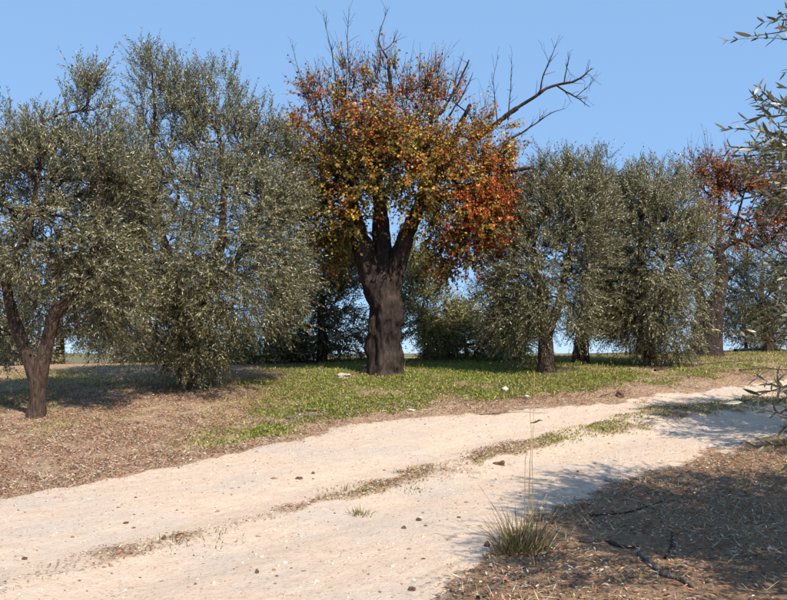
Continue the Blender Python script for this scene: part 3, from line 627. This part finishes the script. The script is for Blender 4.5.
# ------------------------------------------------------------------ the two olives beside the camera, right of the frame
def offtree(x, y, lobs, seed, label, n):
    bb = np.array([x, y, float(hgt(x, y)) - .06])
    p1 = np.array([bb, bb + [-.05, .05, .6], bb + [.05, 0, 1.3], bb + [-.3, .2, 2.3], bb + [-.4, .1, 3.6]])
    p2 = np.array([bb + [.02, 0, 1.1], bb + [.5, .1, 1.9], bb + [.7, .3, 3.2]])
    p3 = np.array([bb + [-.02, 0, 1.0], bb + [-.7, -.4, 1.6], bb + [-1.3, -.6, 2.2]])
    return make_tree('olive_tree', label, 'olives beside the camera', bb, [(p1, np.array([.2, .17, .15, .09, .03])), (p2, np.array([.12, .09, .03])), (p3, np.array([.11, .08, .04]))],
                     [(bb + np.array(c), np.array(r), 1.) for c, r in lobs], n, seed, leafscale=1.85, spikes=20, upb=.4, droop=.15, per=10)
near_tree, n_ = offtree(5.2, 4.8, [((0, 0, 3.6), (2.0, 1.9, 1.4)), ((-.8, -.2, 2.4), (1.5, 1.6, .9)), ((.5, .8, 2.6), (1.8, 1.6, 1.0)), ((-.5, -.8, 4.4), (1.2, 1.2, .9)), ((-.6, -1.3, 1.6), (1.3, 1.0, .8))], 107, 'olive overhanging the right frame edge, its leafy twigs hanging closest to view', 780)
total += n_
far_near, n_ = offtree(7.7, 9.9, [((0, 0, 3.2), (2.1, 2.0, 1.3)), ((-.8, .2, 2.2), (1.6, 1.6, .9)), ((0, 0, 4.4), (1.3, 1.3, .9)), ((.9, .4, 2.4), (1.4, 1.5, 1.0))], 109, 'olive out of frame on the right, shading the track', 520)
total += n_

# its twigs that reach into the picture: each leaf is a piece of its own
def olive_leaf_mesh(seed):
    g = rs(seed); n = 7; t = np.linspace(0, 1, n); wd = np.sin(math.pi * t ** .85) ** .8 * .5; wd[0] = .04; wd[-1] = 0.0
    cv = -.16 * t ** 2 * g.uniform(.2, 1.4); tw = g.uniform(-.3, .3)
    v, f = [], []
    for i in range(n):
        s = np.array([math.cos(tw * t[i]), 0, math.sin(tw * t[i])])
        for sd in (-1, 0, 1):
            q = np.array([0, t[i], cv[i]]) + s * sd * wd[i] * .21 + np.array([0, 0, abs(sd) * wd[i] * .06]); v.append(q)
    for i in range(n - 1):
        for k_ in (0, 1):
            a = i * 3 + k_; f.append((a, a + 1, a + 4, a + 3))
    return np.array(v), np.array(f)
def nearleaf_mat(name, c1, c2):
    k = NT(name); oi = k.n('ShaderNodeObjectInfo'); c = k.mix(oi.outputs['Random'], c1, c2)
    bsd = k.bsdf(c, .4, .5); t = k.n('ShaderNodeBsdfTranslucent'); t.inputs[0].default_value = (.2, .19, .05, 1)
    mx = k.n('ShaderNodeMixShader'); mx.inputs[0].default_value = .16; k.l(bsd, mx.inputs[1]); k.l(t.outputs[0], mx.inputs[2]); return k.done(mx.outputs[0])
NL = [nearleaf_mat('near_olive_leaf_dark', (.05, .058, .028), (.10, .10, .045)), nearleaf_mat('near_olive_leaf_silver', (.26, .24, .16), (.42, .39, .28))]
proto = []
for s_ in range(4):
    for m_ in NL:
        v, f = olive_leaf_mesh(200 + s_); o = mesh_obj('leaf', v, f, m_, smooth=True); proto.append(o.data); bpy.data.objects.remove(o)
from mathutils import Matrix
def near_twig(pts, Y, nleaf, seed, r=.0045, start=0.0, lean=(0, 0, 0)):
    """pts in (px, py, depth offset)"""
    g = rs(seed); p = np.array([W(a, c, Y + d) for a, c, d in pts]); q, rr = resample(p, .03, np.linspace(r, .0012, len(p)), .003, seed)
    B = np.array(near_tree.location); mb = MB(); mb.tube(q - B, rr, 5); br = mb.build('branch', M_TWIG, near_tree)
    for i in range(nleaf):
        u = start + (1 - start) * (i // 2 + .6) / (nleaf / 2); j = min(int(u * (len(q) - 1)), len(q) - 2); P0 = q[j] + (q[j + 1] - q[j]) * (u * (len(q) - 1) - j)
        if i >= nleaf - 1: P0 = q[-1]
        T = nrm(q[j + 1] - q[j]); a = nrm(np.cross(T, [.2, .9, .3])); bb_ = np.cross(T, a); ph = (i % 2) * math.pi + (i // 2) * 1.45 + g.normal(0, .3)
        perp = a * math.cos(ph) + bb_ * math.sin(ph); sp = R(g.uniform(30, 60)) if i < nleaf - 1 else .1
        D = nrm(T * math.cos(sp) + perp * math.sin(sp) + np.array(lean)); Nn = nrm(T * math.sin(sp) - perp * math.cos(sp) + g.normal(0, .35, 3))
        X_ = nrm(np.cross(D, Nn)); Z_ = np.cross(X_, D); L = g.uniform(.05, .07)
        me = proto[(g.randint(4)) * 2 + (1 if g.rand() < .3 else 0)]
        o = bpy.data.objects.new('leaf', me); COL.objects.link(o); o.parent = br
        mtx = np.eye(4); mtx[:3, 0] = X_ * L; mtx[:3, 1] = D * L; mtx[:3, 2] = Z_ * L; mtx[:3, 3] = P0 - B
        o.matrix_local = Matrix(mtx.tolist())
TW = [([(860, 40, .5), (810, 26, .2), (778, 32, 0), (752, 36, 0)], 3.1, 10, .35), ([(850, 5, .4), (805, 10, .2), (782, 14, 0)], 3.2, 6, .5),
      ([(880, 130, .6), (820, 122, .3), (785, 114, .1), (760, 117, 0), (742, 121, 0)], 3.1, 18, .3), ([(830, 120, .3), (795, 112, .2), (775, 100, .1)], 3.3, 10, .3),
      ([(850, 90, .3), (815, 92, .2), (783, 88, .1)], 3.3, 7, .4),
      ([(880, 160, .5), (820, 150, .2), (785, 140, .1), (765, 133, 0)], 3.2, 12, .35), ([(860, 185, .5), (815, 170, .3), (780, 163, .1), (745, 165, 0)], 3.4, 18, .25),
      ([(860, 170, .5), (815, 160, .3), (785, 150, .1), (752, 150, 0)], 3.5, 16, .25), ([(860, 215, .5), (815, 195, .3), (785, 183, .1), (760, 178, 0)], 3.3, 14, .3),
      ([(880, 230, .5), (820, 210, .3), (790, 200, .1), (768, 196, 0)], 3.7, 12, .3), ([(870, 140, .5), (820, 165, .4), (790, 178, .3), (765, 190, .2)], 3.9, 14, .3),
      ([(880, 245, .5), (825, 262, .2), (795, 278, .1), (775, 292, 0)], 3.9, 12, .35), ([(880, 290, .5), (825, 300, .2), (790, 312, .1), (757, 322, 0)], 3.8, 14, .35),
      ([(880, 330, .5), (830, 330, .2), (795, 333, .1), (770, 338, 0)], 4.1, 10, .35), ([(880, 270, .5), (825, 285, .2), (797, 300, .1), (778, 312, 0)], 4.2, 12, .35),
      ([(880, 345, .5), (830, 365, .2), (790, 385, .1), (762, 394, 0), (742, 402, 0)], 3.1, 16, .35), ([(880, 380, .5), (825, 400, .2), (795, 420, .1), (772, 437, 0)], 3.1, 10, .45)]
for i, (pts, Y_, nl_, st) in enumerate(TW): near_twig(pts, Y_, int(nl_ * 1.38) // 2 * 2, 300 + i, start=st, lean=(-.1, 0, .12 if i % 3 else .3))

# its outer foliage at the edge of the frame, a little farther off
def edge_foliage(boxes, seed):
    g = rs(seed); B = np.array(near_tree.location); P, D = [], []
    for x0, x1, y0, y1, Y0, Y1, n in boxes:
        for _ in range(n):
            u = g.rand() ** .7; P.append(W(x0 + (x1 - x0) * u, g.uniform(y0, y1), g.uniform(Y0, Y1))); D.append([-.8, g.normal(0, .4), g.normal(-.05, .4)])
    P = np.array(P); D = nrm(np.array(D)); N = len(P); L = g.uniform(.15, .32, N); ax = shoots_geom(g, P - B, D, L)
    tv, tf = sticks(ax, np.full(N, .003), np.full(N, .001), 4); mesh_obj('twigs', tv, tf, M_TWIG, near_tree)['kind'] = 'stuff'
    LP, LD, LN = leaf_on(g, ax, 16, 45); n = len(LP); v, f = leaves6(LP, LD, LN, g.uniform(.05, .075, n), g.uniform(.010, .015, n), .05)
    tag(mesh_obj('crown', v, f, M_OLIVE, near_tree, tint=np.repeat(pick(g, n, [(.5, (.075, .075, .034)), (.34, (.15, .135, .05)), (.16, (.32, .29, .19))]), 4, 0)), kind='stuff')
edge_foliage([(758, 880, 132, 205, 3.9, 4.7, 90), (774, 880, 92, 135, 3.9, 4.7, 26), (762, 880, 255, 345, 4.0, 4.8, 80), (790, 900, 0, 50, 3.8, 4.6, 14), (795, 880, 200, 250, 4.2, 5.0, 12), (780, 900, 378, 450, 3.4, 4.1, 30)], 707)

# ------------------------------------------------------------------ ground cover
def scatter(g, n, x0, x1, y0, y1, fn):
    out = []; got = 0
    for _ in range(60):
        x = g.uniform(x0, x1, 60000); y = g.uniform(y0, y1, 60000); k_ = g.rand(60000) < fn(x, y) * np.clip((11 / np.maximum(y, 6)) ** 1.0, 0, 1)
        out.append(np.c_[x[k_], y[k_]]); got += k_.sum()
        if got >= n: break
    p = np.concatenate(out)[:n]
    return np.c_[p, hgt(p[:, 0], p[:, 1])]
def vis(x, y): return (np.abs(x) < .56 * y + 1.2)
g = rs(900)
# fallen leaves
def lit_d(x, y):
    m = masks(x, y); return vis(x, y) * np.clip(m['litter'] * (.08 + 1.3 * sstep(.32, .66, .6 * fbm2(x * 1.5, y * 1.5, 111) + .4 * noise2(x * 4, y * 4, 115))) + .45 * m['near'] * sstep(.3, .6, fbm2(x * 1.2, y * 1.2, 113)) + 1.0 * m['median'] * (1 - .6 * sstep(1, 2.6, x)) + .32 * np.exp(-np.abs(m['du']) / .30) + .12 * np.exp(-np.abs(m['dl']) / .5) + .006, 0, 1)
P = scatter(g, 108000, -10, 13, 4.2, 21, lit_d); n = len(P)
az = g.uniform(0, 6.283, n); D = np.c_[np.cos(az), np.sin(az), g.normal(0, .25, n)]; Nn = np.c_[g.normal(0, .4, (n, 2)), np.ones(n)]
mq = masks(P[:, 0], P[:, 1]); ls = 1 - .45 * mq['track'] * (1 - mq['median'])
v, f = leaves_mesh(P + [0, 0, .008] + np.c_[np.zeros((n, 2)), g.uniform(0, .02, n)], D, Nn, g.uniform(.022, .062, n) * ls, g.uniform(.006, .020, n) * ls, .5, .3)
far_red = np.repeat(pick(g, n, [(.28, (.26, .145, .085)), (.26, (.44, .31, .21)), (.16, (.54, .46, .40)), (.16, (.38, .13, .06)), (.14, (.075, .045, .035))]), 2, 0)
tag(mesh_obj('fallen_leaves', v, f, M_LITTER, tint=far_red), 'brown and grey fallen leaves scattered over the bank', 'leaf litter', None, 'stuff')
# green cover
def grs_d(x, y):
    m = masks(x, y); return vis(x, y) * np.clip(m['grass'] ** 1.2 + m['median'] * m['mgreen'] * .9, 0, 1)
P = scatter(g, 72000, -10, 14, 5, 22, grs_d); n = len(P)
az = g.uniform(0, 6.283, n); tl = g.uniform(.25, 1.2, n); D = np.c_[np.cos(az) * np.cos(tl), np.sin(az) * np.cos(tl), np.sin(tl)]
Nn = np.c_[g.normal(0, .5, (n, 2)), np.ones(n)]
hh = (.35 + 1.1 * fbm2(P[:, 0] * 1.3, P[:, 1] * 1.3, 121) + .9 * sstep(.72, .85, noise2(P[:, 0] * 3.1, P[:, 1] * 3.1, 123))) * (1 - .35 * masks(P[:, 0], P[:, 1])['track'])
v, f = leaves_mesh(P, D, Nn, g.uniform(.03, .085, n) * hh, g.uniform(.010, .026, n), .55, .2)
pt = fbm2(P[:, 0] * 1.1, P[:, 1] * 1.1, 131)
cg = pick(g, n, [(.50, (.23, .28, .05)), (.34, (.40, .39, .09)), (.16, (.11, .14, .03))]); cy = pick(g, n, [(.5, (.32, .26, .09)), (.5, (.22, .20, .05))])
col = np.where((g.rand(n) < sstep(.45, .72, pt) * .6 + .10 + .25 * sstep(3.5, 6, P[:, 0]))[:, None], cy, cg)
tag(mesh_obj('grass', v, f, M_GRASS, tint=np.repeat(col, 2, 0)), 'low green weeds and grass on the bank and along the track', 'grass', None, 'stuff')
# dry straw
def dry_d(x, y):
    m = masks(x, y); return vis(x, y) * np.clip(.55 * m['near'] * sstep(.35, .6, fbm2(x * 1.4, y * 1.4, 141)) + .4 * m['beyond'] * sstep(.35, .6, fbm2(x * .9, y * .9, 151)) + .3 * m['median'], 0, 1)
P = scatter(g, 34000, -10, 13, 4.2, 22, dry_d); n = len(P)
az = g.uniform(0, 6.283, n); tl = np.abs(g.normal(.25, .35, n)); D = np.c_[np.cos(az) * np.cos(tl), np.sin(az) * np.cos(tl), np.sin(tl)]
v, f = leaves_mesh(P + [0, 0, .004], D, np.c_[g.normal(0, .5, (n, 2)), np.ones(n)], g.uniform(.04, .14, n), g.uniform(.003, .007, n), .3, .1)
tag(mesh_obj('dry_grass', v, f, M_LITTER, tint=np.repeat(pick(g, n, [(.5, (.46, .35, .20)), (.3, (.58, .49, .34)), (.2, (.26, .17, .09))]), 2, 0)), 'dry straw-coloured grass stems strewn over the soil', 'dry grass', None, 'stuff')
# gravel on the track: rough octahedra
k = NT('pebble'); M_PEB = k.done(k.bsdf(k.attr('tint', 'Color'), .9, .2))
def grv_d(x, y):
    m = masks(x, y); return vis(x, y) * (m['track'] * .5 + m['median'] * .5 + .10 * m['near'])
P = scatter(g, 9000, -8, 13, 4.2, 18, grv_d); n = len(P)
r_ = g.gamma(1.6, .0032, n) + .0025; rr3 = np.stack([r_ * g.uniform(.8, 1.6, n), r_ * g.uniform(.8, 1.4, n), r_ * g.uniform(.5, .8, n)], 1)
oct_v = np.array([[1, 0, 0], [-1, 0, 0], [0, 1, 0], [0, -1, 0], [0, 0, 1], [0, 0, -1]], float); oct_f = np.array([[0, 2, 4], [2, 1, 4], [1, 3, 4], [3, 0, 4], [2, 0, 5], [1, 2, 5], [3, 1, 5], [0, 3, 5]])
a = g.uniform(0, 6.28, n); ca, sa = np.cos(a), np.sin(a)
vv = oct_v[None] * rr3[:, None] * g.uniform(.75, 1.25, (n, 6, 1)); vx = vv[..., 0] * ca[:, None] - vv[..., 1] * sa[:, None]; vy = vv[..., 0] * sa[:, None] + vv[..., 1] * ca[:, None]
vv = np.stack([vx, vy, vv[..., 2]], -1) + (P + [0, 0, .004])[:, None]
f = (np.arange(n)[:, None, None] * 6 + oct_f[None]).reshape(-1, 3)
pc = pick(g, n, [(.5, (.55, .44, .33)), (.05, (.52, .46, .40)), (.33, (.28, .19, .13)), (.12, (.13, .08, .06))])
tag(mesh_obj('gravel', vv.reshape(-1, 3), f, M_PEB, tint=np.repeat(pc, 8, 0)), 'fine gravel and crumbs of earth on the sandy track', 'gravel', None, 'stuff')

# ------------------------------------------------------------------ single things on the ground
import bmesh
def stone_mat(name, a, b_):
    k = NT(name); p = k.pos(); n1 = k.noise(p, 30, 5, .7); return k.done(k.bsdf(k.mix(k.ramp(n1, [(.3, (0, 0, 0)), (.7, (1, 1, 1))]), a, b_), .92, .2, n1, .8, .01))
M_ST = stone_mat('limestone', (.30, .26, .21), (.56, .50, .43)); M_CL = stone_mat('dark_earth', (.055, .03, .022), (.20, .11, .08)); M_WH = stone_mat('pale_stone', (.40, .36, .31), (.62, .57, .51))
def stone(px, py, wpx, hpx, label, mat, name='stone', cat='stone', seed=0):
    wpx *= .75 if cat == 'clod' else .9; p = G(px, py); s = p[1] / FPX; z = float(hgt(p[0], p[1]))
    bm = bmesh.new(); bmesh.ops.create_icosphere(bm, subdivisions=3, radius=1)
    for v in bm.verts:
        c = np.array(v.co); q = .45 + 1.0 * float(noise3(*(c * 1.3 + 7 + seed * 3.1), seed)) + .22 * float(noise3(*(c * 4 + 5), seed + 1)) - .1
        v.co = Vector((c[0] * wpx * s * .5 * q, c[1] * wpx * s * .42 * q, c[2] * hpx * s * .5 * q))
    me = bpy.data.meshes.new(name); bm.to_mesh(me); bm.free(); me.materials.append(mat)
    o = bpy.data.objects.new(name, me); COL.objects.link(o); o.location = (p[0], p[1], z + hpx * s * .2); o.rotation_euler = (0, 0, seed * .7)
    return tag(o, label, cat, 'stones and clods of earth' if cat != 'stone' else 'stones on the ground')
stone(344, 379, 16, 7, 'pale rounded stone in the grass left of the gnarled trunk', M_ST, seed=1)
stone(505, 391, 12, 6, 'flat pale stone in the green grass on the bank', M_WH, seed=2)
stone(527, 400, 9, 5, 'small tan stone at the lower edge of the grass', M_ST, seed=3)
stone(697, 357, 12, 6, 'white stone at the foot of the leaning olive trunk', M_WH, seed=4)
stone(411, 413, 9, 4, 'small white stone at the far edge of the track below the grass', M_WH, seed=5)
stone(620, 397, 12, 7, 'dark clod of earth at the grass edge near the upper rut', M_CL, 'earth_clod', 'clod', 7)
for i, (x, y, ww, hh_, lb_) in enumerate([(299, 478, 10, 4, 'dark clod lying alone on the upper rut'), (313, 473, 6, 3, 'tiny dark clod just right of a larger one on the upper rut'), (419, 521, 9, 4, 'reddish clod on the lower rut left of the grass clump'),
        (404, 529, 8, 4, 'reddish clod on the lower rut, left of its twin'), (459, 519, 7, 3, 'small dark flat clod on the lower rut near the grass clump'), (257, 573, 6, 6, 'small brown clod alone at the bottom of the lower rut'),
        (24, 556, 8, 5, 'black round clod on the track at the lower left'), (487, 547, 8, 7, 'round brown clod at the left foot of the grass clump'), (412, 591, 10, 6, 'brown clod at the bottom edge left of the curved stick'),
        (164, 540, 7, 5, 'dark brown clod on the median near the lower left'), (500, 464, 16, 6, 'crumbly brown clod on the median behind the grass stalks'), (452, 592, 8, 4, 'reddish brown clod at the bottom edge near the curved stick'), (126, 523, 7, 3, 'thin dark clod on the upper rut at the left')]):
    stone(x, y, ww, hh_, lb_, M_CL, 'earth_clod', 'clod', 20 + i)

def ground_stick(pts, r0, r1, label, mat, name='fallen_stick', lift=.0, cat='stick'):
    """pts (px, py) on the ground"""
    gp = np.array([G(a_, c_) for a_, c_ in pts]); q = resample(gp, .03, wob=.006, seed=int(abs(pts[0][0])))
    rr = np.linspace(r0, r1, len(q)); q[:, 2] = hgt(q[:, 0], q[:, 1]) + rr * .7 + lift
    q[1:-1, 2] = (q[:-2, 2] + q[1:-1, 2] + q[2:, 2]) / 3
    mb = MB(); mb.tube(q - q[0], rr, 8, .25, int(abs(pts[0][1])))
    o = mb.build(name, mat); o.location = [float(c_) for c_ in q[0]]
    return tag(o, label, cat, 'fallen sticks')
ground_stick([(478, 602), (500, 585), (530, 575), (553, 567), (560, 558)], .016, .010, 'long grey curved stick below the grass clump', M_DEAD)
ground_stick([(580, 543), (600, 543), (615, 545)], .012, .009, 'pale bleached stick right of the grass clump', M_DEAD)
ground_stick([(610, 545), (625, 551), (638, 549)], .020, .012, 'dark bark-covered stick end to end with a bleached one', M_TWIG)
ground_stick([(640, 556), (655, 570), (665, 578), (680, 580), (692, 588)], .024, .018, 'crooked stick with a pale broken end at the bottom right', M_DEAD)
ground_stick([(665, 560), (672, 545), (672, 530)], .012, .006, 'thin twig leaning in the shade above the crooked stick', M_TWIG)
ground_stick([(590, 516), (630, 512), (665, 500)], .010, .006, 'thin dark stick along the edge of the tree shade', M_TWIG)
ground_stick([(286, 420), (310, 418), (340, 419)], .026, .014, 'grey stick at the edge of the leaf litter left of the grass', M_DEAD)
ground_stick([(295, 412), (330, 414), (362, 409)], .020, .010, 'brown stick lying across the litter under the grass edge', M_TWIG)
ground_stick([(480, 415), (520, 412), (545, 413)], .008, .005, 'fine twig on the far edge of the upper rut', M_TWIG)
ground_stick([(655, 372), (700, 366), (745, 362)], .03, .015, 'brown fallen branch on the bank before the slender reddish tree', M_TWIG)
ground_stick([(740, 372), (765, 370), (790, 372)], .025, .012, 'dark fallen branch on the bank at the right edge', M_TWIG)
ground_stick([(735, 352), (760, 351), (790, 353)], .05, .03, 'thick grey fallen branch on the crest at the right edge', M_DEAD)
ground_stick([(600, 398), (618, 392)], .010, .006, 'short twig by the dark clod at the grass edge', M_TWIG)

# the grass clump with its tall dry stalks
def blade_mesh(seed):
    g = rs(seed); n = 7; t = np.linspace(0, 1, n); wd = .5 * (1 - t ** 1.6) + .02; bend = g.uniform(.05, .45)
    v, f = [], []
    for i in range(n):
        c = np.array([0, bend * t[i] ** 2, t[i] * (1 - .25 * bend * t[i])])
        for sd in (-1, 0, 1): v.append(c + np.array([sd * wd[i] * .014, abs(sd) * .003, 0]))
    for i in range(n - 1):
        for k_ in (0, 1): a_ = i * 3 + k_; f.append((a_, a_ + 1, a_ + 4, a_ + 3))
    return np.array(v), np.array(f)
def obj_rand_mat(name, c1, c2, rough=.6, trans=.25):
    k = NT(name); oi = k.n('ShaderNodeObjectInfo'); c = k.mix(oi.outputs['Random'], c1, c2); bsd = k.bsdf(c, rough, .3)
    t = k.n('ShaderNodeBsdfTranslucent'); k.l(c, t.inputs[0]); mx = k.n('ShaderNodeMixShader'); mx.inputs[0].default_value = trans
    k.l(bsd, mx.inputs[1]); k.l(t.outputs[0], mx.inputs[2]); return k.done(mx.outputs[0])
M_BL = [obj_rand_mat('blade_green', (.13, .14, .03), (.26, .25, .07)), obj_rand_mat('blade_straw', (.36, .26, .12), (.55, .43, .24)), obj_rand_mat('blade_brown', (.10, .06, .03), (.22, .14, .08))]
bl = []
for m_ in M_BL:
    for s_ in range(4):
        v, f = blade_mesh(s_ + 400); o = mesh_obj('blade', v, f, m_, smooth=True); bl.append(o.data); bpy.data.objects.remove(o)
def clump(px, py, n, rad, hmax, label, seed, mixp, name='grass_clump', group=None):
    g = rs(seed); p = G(px, py); p[2] = float(hgt(p[0], p[1])); root = empty(name, p, label, 'grass clump', group)
    for i in range(n):
        a_ = g.uniform(0, 6.283); r_ = rad * g.rand() ** .6; x_, y_ = r_ * math.cos(a_), r_ * math.sin(a_)
        o = bpy.data.objects.new('blade', bl[g.choice(3, p=mixp) * 4 + g.randint(4)]); COL.objects.link(o); o.parent = root
        h_ = hmax * g.uniform(.3, 1.0) * (1 - .35 * r_ / rad); sc = g.uniform(.5, .9)
        o.location = (x_, y_, float(hgt(p[0] + x_, p[1] + y_)) - p[2] - .01)
        o.rotation_euler = (-g.uniform(.0, .35) - .75 * r_ / rad * g.rand(), g.normal(0, .28), a_ - math.pi / 2 + g.normal(0, .9)); o.scale = (sc, h_, h_)
    return root, p
cl, p = clump(519, 551, 270, .21, .50, 'dry grass clump with tall straw stalks beside the sandy track', 501, [.30, .34, .36])
M_STALK = obj_rand_mat('straw_stalk', (.46, .32, .14), (.60, .44, .22), .6, .1)
for pts in ([(528, 545, 0), (529, 500, 0), (531, 440, 0), (530, 410, 0), (529, 388, 0)], [(532, 545, .05), (533, 490, .05), (532, 440, .05), (534, 410, .05), (534, 372, .05)], [(524, 545, -.05), (525, 510, -.05), (525, 470, -.05), (527, 440, -.05)],
            [(508, 545, 0), (502, 520, 0), (490, 500, -.05), (478, 484, -.05)], [(536, 545, 0), (540, 520, .05), (542, 500, .05), (547, 494, .05)]):
    q = resample(np.array([W(a_, c_, p[1] + d_) for a_, c_, d_ in pts]), .04, wob=.007, seed=3); mb = MB(); mb.tube(q - p, np.linspace(.0042, .0018, len(q)), 5)
    st = mb.build('stalk', M_STALK, cl)
q0 = W(530, 423, p[1]) - p; mb = MB(); mb.tube(np.array([q0, q0 + [.04, 0, .005], q0 + [.075, 0, .022], q0 + [.1, 0, .02]]), [.003, .007, .006, .002], 5); mb.build('dry_leaf', M_TWIG, cl)
for i, (x, y, n_, rad, hm, lb_, mp_) in enumerate([(361, 512, 60, .11, .16, 'small round green weed standing on the median', [.85, .1, .05]), (560, 440, 70, .32, .13, 'flat grass tuft on the median beside the tall stalks', [.5, .4, .1]),
        (640, 402, 40, .14, .2, 'thin upright grass tuft on the median near the right', [.4, .5, .1]), (740, 402, 44, .16, .2, 'grass tuft on the median below the hanging olive twig', [.5, .4, .1]), (207, 540, 60, .30, .12, 'flattened reddish weed tuft on the median at the left', [.2, .3, .5]),
        (165, 545, 60, .28, .12, 'flat yellowish weed tuft on the median farthest left', [.4, .5, .1]), (413, 489, 60, .22, .11, 'low bright green weed on the median at the middle', [.8, .15, .05]), (345, 493, 60, .28, .13, 'mixed dry weed tuft on the median behind the round weed', [.35, .3, .35]),
        (435, 470, 60, .30, .13, 'brownish weed tuft on the median before the upper rut', [.25, .35, .4]), (100, 410, 40, .2, .14, 'bright green tuft in the shade under the forked olive', [.9, .1, 0]), (388, 373, 16, .10, .5, 'pale dry shoots right at the foot of the gnarled trunk', [0, .9, .1]),
        (404, 371, 10, .06, .6, 'thin dry upright stems just right of the gnarled trunk', [0, .9, .1]), (645, 580, 30, .14, .08, 'small green weed beside the crooked stick', [.8, .2, 0]), (70, 400, 26, .2, .30, 'dry thin stems right of the forked trunk in shade', [.1, .8, .1])]):
    clump(x, y, n_, rad, hm, lb_, 520 + i, mp_, 'weed_tuft', 'tufts of grass and weeds')
